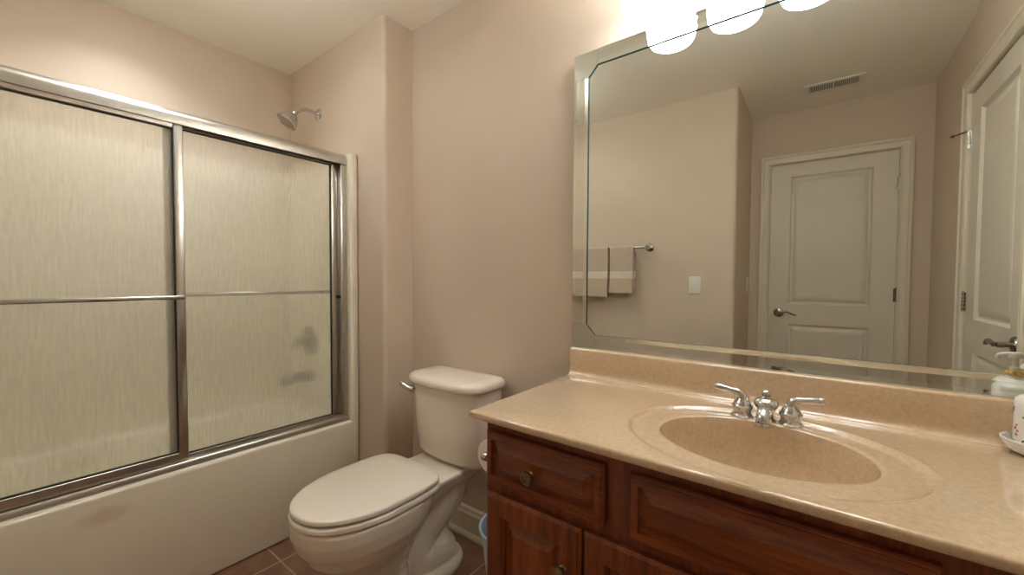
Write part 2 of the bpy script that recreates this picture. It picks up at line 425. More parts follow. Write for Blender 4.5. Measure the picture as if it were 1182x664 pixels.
# front frame: apron and two flange strips in one plane, swept round the opening
O_ = [((yA, zt), (1, 0)), ((yA, .003), (1, 1)), ((yB_, .003), (-1, 1)), ((yB_, zt), (-1, 0))]
I_ = [((iA, zt), (-1, 0)), ((iA, zl), (-1, -1)), ((iB, zl), (1, -1)), ((iB, zt), (1, 0))]
secs = []
for (o2, od), (i2, idr) in zip(O_, I_):
    q = []
    for x, ins in ((-.075, 0), (-.010, 0), (-.004, .0025), (0, .009)): q.append((XAP+x, o2[0]+od[0]*ins, o2[1]+od[1]*ins))
    for x, ins in ((0, .012), (-.003, .006), (-.008, .0015), (-.014, 0), (-.075, 0)): q.append((XAP+x, i2[0]+idr[0]*ins, i2[1]+idr[1]*ins))
    secs.append(q)
add_loft(bm, secs)
obj('apron', bm, 'tub', tub, smooth=50)
# basin: ledge, sloping sides, floor
def rrect(x0, x1, y0, y1, z, rad, n=6):
    out = []
    for cx, cy, a in ((x1-rad, y1-rad, 0), (x0+rad, y1-rad, 90), (x0+rad, y0+rad, 180), (x1-rad, y0+rad, 270)):
        for k in range(n+1):
            t = R(a+90*k/n); out.append((cx+rad*math.cos(t), cy+rad*math.sin(t), z))
    return out
bm = BM(); bx0, bx1 = XL+.035, XAP-.077
add_loft(bm, [rrect(bx0, bx1, iA+.001, iB-.001, zl-.05, .01), rrect(bx0, bx1, iA+.001, iB-.001, zl, .01), rrect(bx0+.07, bx1-.02, iA+.08, iB-.08, zl, .10), rrect(bx0+.08, bx1-.03, iA+.09, iB-.09, zl-.015, .10),
              rrect(bx0+.12, bx1-.08, iA+.25, iB-.14, .14, .10), rrect(bx0+.17, bx1-.13, iA+.32, iB-.2, .10, .08)], False, True)
obj('basin', bm, 'tub', tub, smooth=40)
bm = BM()
xo, xi = XAP-.078, XL+.035
for o2, i2 in (([(xo, yB_), (XL+.003, yB_), (XL+.003, yA), (xo, yA)], [(xo, iB), (xi, iB), (xi, iA), (xo, iA)]),):
    add_loft(bm, [[(p[0], p[1], z0_) for p, z0_ in ((o_, zl+.0005), (o_, zt), (i_, zt), (i_, zl+.0005))] for o_, i_ in zip(o2, i2)])
obj('surround', bm, 'tub', tub, smooth=40)
# tub drain spout and mixer valve
xs = -2.33
v = thing('shower_valve', 'chrome shower valve dial blurred behind the frosted glass, above the tub spout', 'valve', (xs, iB, .829))
obj('escutcheon', add_lathe(BM(), [(0, 0), (.085, 0), (.085, .003), (.07, .010), (.035, .014), (.03, .03), (0, .03)], (xs, iB-.0005, .829), (0, -1, 0)), 'darkened_chrome', v)
bm = BM(); add_lathe(bm, [(0, .03), (.024, .03), (.026, .06), (.018, .07), (0, .07)], (xs, iB, .829), (0, -1, 0))
add_tube(bm, [(xs, iB-.055, .829), (xs-.04, iB-.06, .80), (xs-.075, iB-.062, .775)], [.011, .010, .008], 10)
obj('valve_handle', bm, 'darkened_chrome', v)
bm = BM(); add_lathe(bm, [(0, 0), (.034, 0), (.034, .006), (.028, .012), (0, .012)], (xs, iB-.0005, .625), (0, -1, 0))
add_tube(bm, smooth_path([(xs, iB-.008, .625), (xs, iB-.07, .628), (xs, iB-.125, .622), (xs, iB-.145, .595)], 5), lerp_list([.026, .027, .025, .021], 5), 16)
tag(obj('tub_spout', bm, 'darkened_chrome', origin=(xs, iB, .625)), 'chrome tub spout blurred behind the frosted glass, below the valve dial', 'spout')

# shower head on its curved arm
sx_, sz_ = -2.29, 2.115
sh = thing('showerhead', 'chrome shower head on a curved arm high on the tan alcove wall', 'shower head', (sx_, YSH, sz_))
obj('wall_flange', add_lathe(BM(), [(0, 0), (.033, 0), (.033, .003), (.026, .009), (.014, .013), (0, .013)], (sx_, YSH-.0005, sz_), (0, -1, 0)), 'chrome', sh)
arm = smooth_path([(sx_, YSH-.008, sz_), (sx_, YSH-.06, sz_+.006), (sx_, YSH-.10, sz_-.006), (sx_, YSH-.130, sz_-.034)], 6)
obj('shower_arm', add_tube(BM(), arm, .0105, 14), 'chrome', sh)
hd_o = Vector((sx_, YSH-.128, sz_-.030)); hax = Vector((-.10, -.55, -.78)).normalized()
bm = BM(); add_lathe(bm, [(0, 0), (.012, 0), (.016, .008), (.014, .014), (.022, .018), (.030, .028), (.043, .044), (.051, .064), (.055, .072), (.055, .078), (.050, .080), (.048, .076), (0, .076)], hd_o, hax, 36)
obj('spray_bell', bm, 'chrome', sh)
bm = BM(); add_lathe(bm, [(0, 0), (.0475, 0), (.046, .002), (0, .003)], hd_o+hax*.0762, hax, 36)
q = Vector((0, 0, 1)).rotation_difference(hax).to_matrix()
for rr_, nn in ((.012, 6), (.022, 12), (.033, 18)):
    for k in range(nn):
        add_lathe(bm, [(.0022, 0), (.0016, .0025), (0, .003)], hd_o+hax*.0785+q@Vector((rr_*math.cos(2*PI*k/nn), rr_*math.sin(2*PI*k/nn), 0)), hax, 6)
obj('nozzle_plate', bm, 'nickel', sh)

# ------------------------------------------------------------------ sliding shower doors
en = thing('shower_enclosure', 'framed sliding shower doors with frosted rain glass on the bathtub', 'shower door', (-1.95, -.93, zl))
xf = -1.922
HP = [(0, .002), (0, .030), (-.003, .040), (-.010, .050), (-.022, .056), (-.050, .056), (-.058, .052), (-.060, .046), (-.060, 0), (-.056, 0), (-.056, .040), (-.006, .040), (-.006, .022), (-.012, .022), (-.012, .004), (-.006, .002)]
obj('header_rail', add_extrude(BM(), HP, (xf, iA, 1.757), (xf, iB+.0, 1.757), (1, 0, 0), (0, 0, 1)), 'alu', en, smooth=40)
TP_ = [(0, 0), (0, .020), (-.003, .024), (-.016, .027), (-.018, .036), (-.021, .036), (-.021, .010), (-.040, .010), (-.040, .036), (-.043, .036), (-.046, .014), (-.062, .012), (-.062, 0)]
obj('bottom_track', add_extrude(BM(), TP_, (xf, iA, zl+.0008), (xf, iB, zl+.0008), (1, 0, 0), (0, 0, 1)), 'alu', en, smooth=40)
for y0, y1 in ((iB-.034, iB-.0005), (iA+.0005, iA+.034)):
    bm = BM(); add_box(bm, (xf-.056, y0, zl+.038), (xf-.003, y1, 1.756), .003, 2)
    obj('wall_jamb', bm, 'alu', en)
def panel(y0, y1, x, z0, z1, sl, sr, lab, bar_x, bar_z):
    rt_, rb = .020, .028
    bm = BM(); t = .011
    add_box(bm, (x-t, y0, z0), (x+t, y0+sl, z1), .003, 2); add_box(bm, (x-t, y1-sr, z0), (x+t, y1, z1), .003, 2)
    add_box(bm, (x-t, y0+sl, z1-rt_), (x+t, y1-sr, z1), .002, 1); add_box(bm, (x-t, y0+sl, z0), (x+t, y1-sr, z0+rb), .002, 1)
    p = obj('sliding_door', bm, 'alu', en); p['label'] = lab
    bm = BM()   # black glazing gasket
    g = .004
    add_box(bm, (x-.005, y0+sl, z0+rb), (x+.006, y0+sl+g, z1-rt_)); add_box(bm, (x-.005, y1-sr-g, z0+rb), (x+.006, y1-sr, z1-rt_))
    add_box(bm, (x-.005, y0+sl+g, z1-rt_-g), (x+.006, y1-sr-g, z1-rt_)); add_box(bm, (x-.005, y0+sl+g, z0+rb), (x+.006, y1-sr-g, z0+rb+g))
    obj('gasket', bm, 'dark_gap', p, smooth=0)
    obj('glass_pane', box((x-.0025, y0+sl+g, z0+rb+g), (x+.0025, y1-sr-g, z1-rt_-g)), 'glass', p, smooth=0)
    bm = BM(); add_box(bm, (bar_x-.004, y0+.008, bar_z-.008), (bar_x+.004, y1-.006, bar_z+.008), .003, 2)
    sg = 1 if bar_x > x else -1
    for yy in (y0+sl*.5, y1-sr*.5): add_tube(bm, [(x+sg*t*.9, yy, bar_z), (bar_x, yy, bar_z)], .006, 10)
    obj('towel_bar', bm, 'chrome', p)
panel(iA+.036, -.873, -1.940, .489, 1.762, .028, .029, 'outer sliding door with front towel bar', -1.912, 1.110)
panel(-.925, iB-.036, -1.967, .466, 1.774, .028, .030, 'inner sliding door with towel bar behind its glass', -2.000, 1.117)
# bumper on the right jamb
bm = BM(); add_box(bm, (-1.955, iB-.046, 1.085), (-1.93, iB-.0345, 1.10), .002, 1); obj('bumper', bm, 'dark_gap', en)

# ------------------------------------------------------------------ toilet
TX = -1.262
def sup(xc, yf, yb, hw, z, ex=2.2, n=44, exb=None, fr=.56):
    """egg section: front at yf (negative), back at yb"""
    ym = yb+(yf-yb)*(1-fr); out = []
    for k in range(n):
        t = 2*PI*k/n; c, s = math.cos(t), math.sin(t)
        e = (exb or ex) if s > 0 else ex
        x = hw*math.copysign(abs(c)**(2/e), c); yy = abs(s)**(2/e)
        out.append((xc+x, ym+(yb-ym)*yy if s > 0 else ym+(yf-ym)*yy, z))
    return out
to = thing('toilet', 'white two-piece toilet with closed lid between tub and vanity', 'toilet', (TX, -.35, 0))
bm = BM()
sec = [(.0, -.60, -.36, .098), (.03, -.60, -.37, .095), (.08, -.588, -.38, .086), (.13, -.60, -.385, .090), (.18, -.64, -.38, .108), (.23, -.695, -.36, .137), (.28, -.742, -.335, .163), (.33, -.771, -.31, .181), (.37, -.783, -.295, .188), (.404, -.783, -.285, .189), (.413, -.779, -.288, .186)]
add_loft(bm, [sup(TX, f, b, h_, z, 2.25) for z, f, b, h_ in sec])
# deck under the tank
add_loft(bm, [sup(TX, -.38, -.040, .090, .325, 4), sup(TX, -.42, -.03, .120, .365, 5), sup(TX, -.44, -.03, .136, .400, 5), sup(TX, -.44, -.03, .136, .410, 5), sup(TX, -.435, -.035, .131, .4145, 5)])
# web, trapway and foot
add_loft(bm, [sup(TX, -.56, -.18, .034, .02, 3), sup(TX, -.54, -.13, .032, .2, 3), sup(TX, -.5, -.10, .05, .36, 3)])
trap = smooth_path([(TX, -.15, .34), (TX, -.175, .295), (TX, -.225, .235), (TX, -.285, .165), (TX, -.325, .115), (TX, -.30, .075), (TX, -.235, .06), (TX, -.19, .03)], 6)
add_tube(bm, trap, lerp_list([.092, .100, .086, .066, .070, .086, .094, .088], 6), 20)
add_loft(bm, [sup(TX, -.605, -.10, .122, 0.0, 2.6), sup(TX, -.605, -.10, .122, .022, 2.6), sup(TX, -.595, -.11, .110, .040, 2.6)])
bowl = obj('bowl', bm, 'porcelain', to, smooth=60)
rm = bowl.modifiers.new('fuse', 'REMESH'); rm.mode = 'VOXEL'; rm.voxel_size = .005; rm.use_smooth_shade = True
sm = bowl.modifiers.new('soften', 'SMOOTH'); sm.factor = .5; sm.iterations = 5
# seat ring and lid
def slab(z0, z1, g, dome, name, mat):
    F, B, Wd = -.785-g, -.315, .190+g
    rings = [sup(TX, F+.006, B-.002, Wd-.006, z0, 2.15, exb=5.0), sup(TX, F, B, Wd, z0+.005, 2.15, exb=5.0), sup(TX, F, B, Wd, z1-.006, 2.15, exb=5.0), sup(TX, F+.003, B-.002, Wd-.003, z1-.002, 2.15, exb=5.0), sup(TX, F+.010, B-.006, Wd-.010, z1, 2.15, exb=5.0)]
    for s in (.8, .6, .35, .12): rings.append([(TX+(x-TX)*s, -.55+(y+.55)*s, z1+dome*(1-s*s)) for x, y, z in rings[4]])
    bm = BM(); add_loft(bm, rings); return obj(name, bm, mat, to, smooth=50)
slab(.4155, .4375, .0, 0., 'seat', 'seat'); slab(.4405, .461, -.004, .004, 'seat_lid', 'seat')
for s_ in (-1, 1):
    bm = BM(); add_box(bm, (TX+s_*.078-.013, -.313, .4155), (TX+s_*.078+.013, -.287, .438), .005, 3); add_lathe(bm, [(.010, 0), (.010, .003), (0, .004)], (TX+s_*.078, -.298, .4375), (0, 0, 1), 12)
    obj('seat_hinge', bm, 'seat', to)
# tank
def trect(hw, yb, yf, z, bow, xc=-1.237, n=56, e=6.0):
    out = []
    for k in range(n):
        t = 2*PI*k/n; c, s = math.cos(t), math.sin(t)
        x = hw*math.copysign(abs(c)**(2/e), c); yy = math.copysign(abs(s)**(2/e), s)
        ym = (yb+yf)/2; hy = (yb-yf)/2
        y = ym+hy*yy - (bow*(1-(x/hw)**2) if s < 0 else 0)*abs(yy)
        out.append((xc+x, y, z))
    return out
bm = BM()
add_loft(bm, [trect(.165, -.05, -.165, .4195, .015), trect(.178, -.04, -.180, .428, .02), trect(.186, -.035, -.190, .45, .024), trect(.194, -.03, -.200, .56, .028), trect(.200, -.028, -.208, .68, .030), trect(.202, -.028, -.210, .737, .030)])
obj('tank', bm, 'porcelain', to, smooth=50)
bm = BM()
add_loft(bm, [trect(.206, -.024, -.214, .7385, .032), trect(.214, -.018, -.222, .741, .034), trect(.217, -.015, -.225, .750, .034), trect(.216, -.016, -.224, .762, .034), trect(.210, -.02, -.218, .772, .033), trect(.198, -.03, -.206, .779, .03), trect(.170, -.055, -.18, .784, .025), trect(.09, -.09, -.14, .787, .012)])
obj('tank_lid', bm, 'porcelain', to, smooth=60)
bm = BM(); fx, fy, fz = -1.398, -.222, .712
add_lathe(bm, [(0, 0), (.017, 0), (.017, .010), (.012, .018), (0, .019)], (fx, fy+.014, fz), (0, -1, 0), 18)
add_tube(bm, smooth_path([(fx+.012, fy-.007, fz-.004), (fx-.012, fy-.014, fz+.001), (fx-.038, fy-.020, fz+.012), (fx-.052, fy-.022, fz+.020)], 5), lerp_list([.013, .013, .013, .010], 5), 14, flat=1.0)
o = obj('flush_lever', bm, 'chrome', to); o['label'] = 'chrome flush lever'
# supply line
# ------------------------------------------------------------------ vanity
va = thing('vanity_cabinet', 'dark cherry wood vanity cabinet under the tan sink top', 'cabinet', (-.08, -.28, 0))
VX0, VX1, YF = -.69, .549, -.545
bm = BM()
add_box(bm, (VX0, -.004, 0), (VX0+.018, YF+.018, .8262)); add_box(bm, (VX1-.018, -.004, 0), (VX1, YF+.018, .8262))
add_box(bm, (VX0+.018, -.004, .09), (VX1-.018, -.012, .8262)); add_box(bm, (VX0+.018, YF+.02, .09), (VX1-.018, -.012, .108))
add_box(bm, (VX0+.018, -.48, 0), (VX1-.018, -.465, .09))
obj('carcass', bm, 'wood_z', va, smooth=0)
bm = BM(); t0, t1 = YF, YF+.018
for a, b in ((VX0, -.655), (-.375, -.275), (.115, .215), (.495, VX1)): add_box(bm, (a, t0, .09), (b, t1, .8262), .001, 1)
for a, b in ((-.655, -.375), (-.275, .115), (.215, .495)):
    add_box(bm, (a, t0+.0005, .785), (b, t1, .8262)); add_box(bm, (a, t0+.0005, .625), (b, t1, .685)); add_box(bm, (a, t0+.0005, .09), (b, t1, .13))
add_box(bm, (-.275, t0+.0008, .13), (.115, t1, .625)); add_box(bm, (.215, t1-.004, .685), (.495, t1, .785)); add_box(bm, (-.655, t1-.004, .13), (-.375, t1, .785)); add_box(bm, (.215, t1-.004, .13), (.495, t1, .685)); add_box(bm, (-.275, t1-.004, .685), (.115, t1, .785))
obj('face_frame', bm, 'wood_z', va, smooth=0)
DP = [(0, 0), (0, .013), (.003, .016), (.006, .017), (.0065, .019), (.0195, .0205), (.0215, .0115), (.0245, .0110), (.0440, .0200), (.0455, .0212)]
DOORP = [(0, 0), (0, .012), (.004, .0145), (.008, .0155), (.009, .0185), (.050, .0195), (.053, .0145), (.057, .013), (.0585, .0055), (.064, .0045), (.085, .0140), (.087, .0152)]
def front(name, x0, x1, z0, z1, prof, mat, lab=None):
    bm = BM(); add_panel(bm, (x0, YF-.0008, z0), (1, 0, 0), (0, 0, 1), (0, -1, 0), x1-x0, z1-z0, prof)
    bm.faces.new([bm.verts.new(p) for p in ((x0, YF-.0008, z0), (x1, YF-.0008, z0), (x1, YF-.0008, z1), (x0, YF-.0008, z1))])
    bmesh.ops.remove_doubles(bm, verts=bm.verts[:], dist=1e-5)
    o = obj(name, bm, mat, va, smooth=18)
    if lab: o['label'] = lab
    return o
def knob(par, x, z, y):
    bm = BM(); add_lathe(bm, [(0, 0), (.009, 0), (.009, .002), (.0055, .005), (.005, .013), (.008, .016), (.0155, .018), (.0165, .021), (.0155, .025), (.013, .0265), (.012, .0258), (.006, .0275), (0, .0280)], (x, y, z), (0, -1, 0), 28)
    o = obj('knob', bm, 'brass', par); o['label'] = 'antique brass knob'
fy_ = YF-.0008
d = front('drawer', -.679, -.353, .664, .795, DP, 'wood_x', 'drawer nearest the toilet'); knob(d, -.533, .722, fy_-.0205)
front('false_drawer_front', -.298, .141, .662, .795, DP, 'wood_x')
d = front('drawer', .196, .522, .664, .795, DP, 'wood_x', 'drawer nearest the soap'); knob(d, .36, .73, fy_-.0205)
for x0, x1, kx, lab in ((-.679, -.405, -.447, 'cupboard door nearest the toilet'), (-.399, -.125, -.372, 'cupboard door second from the toilet'), (-.035, .239, .212, None), (.248, .522, .275, None)):
    d = front('cupboard_door', x0, x1, .115, .636, DOORP, 'wood_z', lab); knob(d, kx, .535, fy_-.0195)

# countertop with integral oval sink
ct = thing('vanity_countertop', 'tan speckled cultured marble countertop with moulded oval sink', 'countertop', (-.08, -.3, ZC))
CXs, CYs, STEP = -.100, -.3625, .0080
X0, X1, Y0, Y1 = -.712, .5495, -.591, -.002
N = 120
angs = [2*PI*k/N for k in range(N)]
for cxr, cyr in ((X0, Y0), (X1, Y0), (X0, Y1), (X1, Y1)):
    a = math.atan2(cyr-CYs, cxr-CXs) % (2*PI); i = min(range(len(angs)), key=lambda k: abs(angs[k]-a)); angs[i] = a
def rect_pt(a, ins):
    dx, dy = math.cos(a), math.sin(a); x0, x1, y0, y1 = X0+ins, X1-ins, Y0+ins, Y1-ins; ts = []
    if dx > 1e-9: ts.append((x1-CXs)/dx)
    if dx < -1e-9: ts.append((x0-CXs)/dx)
    if dy > 1e-9: ts.append((y1-CYs)/dy)
    if dy < -1e-9: ts.append((y0-CYs)/dy)
    t = min(ts); return CXs+dx*t, CYs+dy*t
def rect_ring(ins, z):
    out = []
    for a in angs:
        x, y = rect_pt(a, 0); x = min(max(x, X0+ins), X1-ins); y = min(max(y, Y0+ins), Y1-ins); out.append((x, y, z))
    return out
def ell(ax, by, z):
    out = []
    for a in angs:
        rr_ = 1/math.sqrt((math.cos(a)/ax)**2+(math.sin(a)/by)**2)
        t = min(1, max(0, (math.sin(a)+.95)/1.1)); gq = .12+.88*t*t*(3-2*t); z_ = ZC-STEP
        zz = ZC-(ZC-z)*gq if z >= z_ else z+STEP*(1-gq)*max(0, 1-(z_-z)/.15)
        out.append((CXs+rr_*math.cos(a), CYs+rr_*math.sin(a), zz))
    return out
EA, EB, OA, OB = .194, .1605, .264, .212
zr = ZC-STEP
bowl_r = []
prof = [(.994, -.004), (.984, -.011), (.970, -.024), (.945, -.048), (.905, -.078), (.84, -.108), (.74, -.130), (.58, -.146), (.36, -.156), (.1, -.160)]
bowl_r = [ell(EA, EB, zr)] + [ell(EA*s, EB*s, zr+dz) for s, dz in prof]
bm = BM(); add_loft(bm, bowl_r, False, True); obj('sink_bowl', bm, 'counter', ct, smooth=80)
bm = BM()
rings = [ell(EA, EB, zr), ell(EA+.004, EB+.004, zr+.0028), ell(EA+.010, EB+.009, zr+.0032), ell(EA+.02, EB+.015, zr+.002), ell(OA-.024, OB-.019, zr+.0010), ell(OA-.014, OB-.011, zr+.0003), ell(OA-.008, OB-.006, zr+.0006), ell(OA-.003, OB-.002, zr+.0035), ell(OA+.001, OB+.001, zr+.0072), ell(OA+.005, OB+.004, zr+.0090), ell(OA+.010, OB+.008, ZC+.0006), ell(OA+.018, OB+.014, ZC)]
rings += [rect_ring(.0065, ZC), rect_ring(.003, ZC-.0008), rect_ring(.0008, ZC-.003), rect_ring(0, ZC-.006), rect_ring(0, ZC-.014), rect_ring(.0015, ZC-.0175), rect_ring(.005, ZC-.0195), rect_ring(.06, ZC-.0195)]
add_loft(bm, rings, False, False); obj('slab', bm, 'counter', ct, smooth=60)
bm = BM(); yb = -.0686
BSP = [(-.004, -.0004), (yb-.017, -.0004), (yb-.013, .0006), (yb-.008, .0025), (yb-.003, .008), (yb-.0005, .016), (yb, .030), (yb, .0875), (yb+.0015, .0915), (yb+.005, .0938), (yb+.009, .0942), (-.004, .0942)]
add_extrude(bm, BSP, (X0+.001, 0, ZC), (X1, 0, ZC), (0, 1, 0), (0, 0, 1))
obj('backsplash', bm, 'counter', ct, smooth=50)
bm = BM(); add_lathe(bm, [(0, 0), (.022, 0), (.022, .002), (.018, .004), (.01, .001), (0, .001)], (CXs, CYs, zr-.1598), (0, 0, 1), 24); obj('drain', bm, 'chrome', ct)

# faucet
fz0 = zr+.0022
FY = -.180
fa = thing('faucet', 'chrome two-handle faucet behind the oval sink', 'faucet', (-.101, FY, fz0))
bm = BM()
BASE = [(0, 0), (.026, 0), (.0265, .003), (.0235, .006), (.0210, .010), (.0205, .014), (.0225, .020), (.0245, .024), (.0245, .027), (.0215, .030), (.0205, .032), (.018, .037), (.0140, .042), (.0110, .046), (.0100, .049)]
for s, hx in ((-1, -.152), (1, -.050)):
    bm = BM(); add_lathe(bm, BASE+[(0, .050)], (hx, FY, fz0), (0, 0, 1), 32)
    b = obj('handle_base', bm, 'chrome', fa)
    bm = BM()
    pts = smooth_path([(hx-s*.002, FY, fz0+.040), (hx+s*.0005, FY, fz0+.050), (hx+s*.007, FY-.001, fz0+.058), (hx+s*.018, FY-.003, fz0+.062)], 5)
    add_tube(bm, pts, lerp_list([.0125, .0112, .0095, .0082], 5), 16)
    h0 = Vector((hx+s*.016, FY-.003, fz0+.0615)); ax = Vector((s*1, -.10, .16))
    add_lathe(bm, [(0, 0), (.0080, 0), (.0086, .002), (.0076, .005), (.0072, .010), (.0085, .030), (.0096, .038), (.0082, .0405), (.0082, .0425), (.0092, .0445), (.0080, .0475), (0, .0485)], h0, ax, 20)
    obj('lever', bm, 'chrome', b)
bm = BM(); sxp = -.101; SY = FY+.004
add_lathe(bm, [(0, 0), (.023, 0), (.0235, .003), (.019, .007), (.016, .014), (.017, .022), (.0235, .032), (.0275, .039), (.0265, .046), (.0205, .0515), (.0125, .055), (.0085, .0565), (.0075, .058), (.0095, .0605), (.0108, .065), (.0095, .070), (.005, .0735), (0, .0745)], (sxp, SY, fz0), (0, 0, 1), 32)
sp = smooth_path([(sxp, SY-.004, fz0+.030), (sxp, SY-.030, fz0+.032), (sxp, SY-.052, fz0+.029), (sxp, SY-.068, fz0+.021), (sxp, SY-.073, fz0+.012)], 6)
add_tube(bm, sp, lerp_list([.018, .0165, .0155, .0145, .0135], 6), 24)
add_lathe(bm, [(.0135, 0), (.0165, 0), (.017, .004), (.0145, .009)], (sxp, SY-.0735, fz0+.005), (0, .05, 1), 24, cap=False)
obj('spout', bm, 'chrome', fa, smooth=50)
bm = BM(); add_box(bm, (-.185, FY-.022, zr+.0005), (-.017, FY+.024, fz0), .0)
bm.free()

# ------------------------------------------------------------------ mirror with bevelled strip frame
mi = thing('wall_mirror', 'large wall mirror with a clear glass border above the sink counter', 'mirror', (-.1, 0, .942))
mx0, mx1, mz0, mz1 = -.722, .522, .9412, 1.984
sx, szt, szb, cc = .056, .052, .047, .034      # strip widths and corner cut
obj('backing', box((mx0+.004, -.001, mz0+.002), (mx1-.004, YM+.004, mz1-.004)), 'dark_gap', mi, smooth=0)
bm = BM(); add_box(bm, (mx0+.002, YM+.0035, mz0), (mx1-.002, YM, mz1-.002)); obj('mirror_glass', bm, 'mirror', mi, smooth=0)
ix0, ix1, iz0, iz1 = mx0+sx, mx1-sx, mz0+szb, mz1-szt
TH = .005
yF = YM-TH
bI = .014
def strip(poly, inner, outer_bev=.0):
    pass
def facet_strip(name, quad_in, quad_out, tilt_in, w_in, tilt_out, w_out, n2):
    """strip between inner edge line (2 pts) and outer edge line (2 pts), in x-z; bevel facet rises towards the inner edge."""
    a, b = [Vector(p) for p in quad_in]; c, d_ = [Vector(p) for p in quad_out]   # a-b inner, c-d outer (same order)
    wid = (c-a).length
    def at(f): return [a+(c-a)*f, b+(d_-b)*f]
    fi, fo = w_in/wid, 1-w_out/wid
    V = lambda p, y: (p.x, y, p.y)
    rows = [(0, YM-.0001), (0, yF-tilt_in), (fi, yF), (fo, yF), (1, yF-tilt_out), (1, YM-.0001)]
    bm = BM(); vs = []
    for f, y in rows: p = at(f); vs.append([bm.verts.new(V(p[0], y)), bm.verts.new(V(p[1], y))])
    mats = [1, 2, 0, 2, 3]
    for k in range(5):
        f = bm.faces.new((vs[k][0], vs[k][1], vs[k+1][1], vs[k+1][0])); f.material_index = mats[k]
    for e in (0, 1):
        f = bm.faces.new([vs[k][e] for k in range(6)]); f.material_index = 3
    o = obj(name, bm, ['mirror_strip', 'glass_edge', 'mirror_bevel', 'glass_edge_pale'], mi, smooth=0)
    return o
g = .0006
cx0, cx1, cz0, cz1 = ix0+cc, ix1-cc, iz0+.037, iz1-.037
facet_strip('border_strip', [(cx0+g, iz0), (cx1-g, iz0)], [(cx0+g, mz0), (cx1-g, mz0)], .0009, .015, .0009, .010, None)
facet_strip('border_strip', [(cx0+g, iz1), (cx1-g, iz1)], [(cx0+g, mz1), (cx1-g, mz1)], .0006, .015, .0012, .012, None)
facet_strip('border_strip', [(ix0, cz0+g), (ix0, cz1-g)], [(mx0, cz0+g), (mx0, cz1-g)], .0010, .014, .0010, .010, None)
facet_strip('border_strip', [(ix1, cz0+g), (ix1, cz1-g)], [(mx1, cz0+g), (mx1, cz1-g)], .0020, .014, .0010, .010, None)
for sx_c, ox, ixx, cxx in ((0, mx0, ix0, cx0), (1, mx1, ix1, cx1)):
    for oz, izz, czz in ((mz0, iz0, cz0), (mz1, iz1, cz1)):
        bm = BM()
        P5 = [(ox, oz), (cxx, oz), (cxx, izz), (ixx, czz), (ox, czz)]
        ctr = Vector((sum(p[0] for p in P5)/5, sum(p[1] for p in P5)/5))
        top = []; bot = []
        for p in P5:
            q_ = Vector(p)+(ctr-Vector(p)).normalized()*g
            bot.append(bm.verts.new((q_.x, YM-.0001, q_.y))); top.append(bm.verts.new((q_.x, yF, q_.y)))
        bm.faces.new(top).material_index = 0
        for k in range(5):
            f = bm.faces.new((bot[k], bot[(k+1) % 5], top[(k+1) % 5], top[k])); f.material_index = 1 if k == 2 else 3
        obj('corner_tile', bm, ['mirror_strip', 'glass_edge', 'mirror_bevel', 'glass_edge_pale'], mi, smooth=0)

# ------------------------------------------------------------------ vanity light bar
LX = (-.42, -.23, -.04, .15); LZ = 1.979; LY = -.15
vl = thing('vanity_light', 'four-shade bath light bar glowing white above the mirror', 'light fixture', (-.135, 0, 2.13))
bm = BM(); add_box(bm, (-.50, -.001, 2.070), (.23, -.028, 2.140), .008, 3); obj('back_plate', bm, 'chrome', vl)
for x in LX:
    bm = BM(); add_tube(bm, smooth_path([(x, -.028, 2.105), (x, -.050, 2.100), (x, -.0645, 2.0875)], 5), .008, 10)
    add_lathe(bm, [(.083, 0), (.0862, .001), (.0865, .007), (.0845, .009)], (x, LY, 2.082), (0, 0, 1), 32, cap=False)
    a = obj('lamp_arm', bm, 'chrome', vl)
    prof = [(0, 0), (.034, .0005), (.058, .004), (.068, .010), (.0725, .018), (.0765, .038), (.081, .072), (.084, .105), (.0845, .112), (.082, .112), (.0815, .105), (.0785, .072), (.074, .039), (.069, .020), (.056, .011), (.034, .006), (0, .005)]
    bm = BM(); add_lathe(bm, prof, (x, LY, LZ), (0, 0, 1), 40, cap=False); obj('lamp_shade', bm, 'shade', a, smooth=60)
    bm = BM(); add_lathe(bm, [(0, 0), (.016, 0), (.017, .014), (.028, .035), (.031, .052), (.027, .068), (.014, .080), (0, .083)], (x, LY, LZ+.012), (0, 0, 1), 20); obj('bulb', bm, 'bulb', a, smooth=60)
# recessed lamp over the tub (above the frame of the photograph)
rl = thing('recessed_light', 'round recessed ceiling light over the bathtub', 'light fixture', (-2.27, -.95, H))
bm = BM(); add_lathe(bm, [(.074, -.001), (.124, -.001), (.125, -.004), (.085, -.008), (.074, -.006)], (LCX, LCY, H), (0, 0, 1), 40, cap=False); obj('trim_ring', bm, 'white_plastic', rl)
bm = BM(); add_lathe(bm, [(.0735, -.003), (.0735, .105), (0, .105), (0, .108), (.0765, .108), (.0765, -.003)], (LCX, LCY, H), (0, 0, 1), 40, cap=False); obj('can', bm, 'white_plastic', rl)
bm = BM(); add_lathe(bm, [(0, .085), (.0715, .085), (.0715, .092), (0, .094)], (LCX, LCY, H), (0, 0, 1), 36); obj('lamp_lens', bm, 'lamp_lens', rl)
CLX, CLY, CLZ = -1.63, -.92, 2.215  # fill lamp added for even light, placed where camera and mirror miss it
cl_ = thing('added_fill_light', 'added opal bowl fill light on the ceiling beside the tub, out of view', 'light fixture', (CLX, CLY, H))
bm = BM(); add_lathe(bm, [(0, -.0005), (.065, -.0005), (.066, -.008), (.045, -.022), (.012, -.026), (0, -.026)], (CLX, CLY, H), (0, 0, 1), 36); obj('canopy', bm, 'chrome', cl_)
bm = BM(); add_lathe(bm, [(0, -.026), (.006, -.026), (.006, -.135), (.016, -.137), (.016, -.152), (0, -.152)], (CLX, CLY, H), (0, 0, 1), 16)
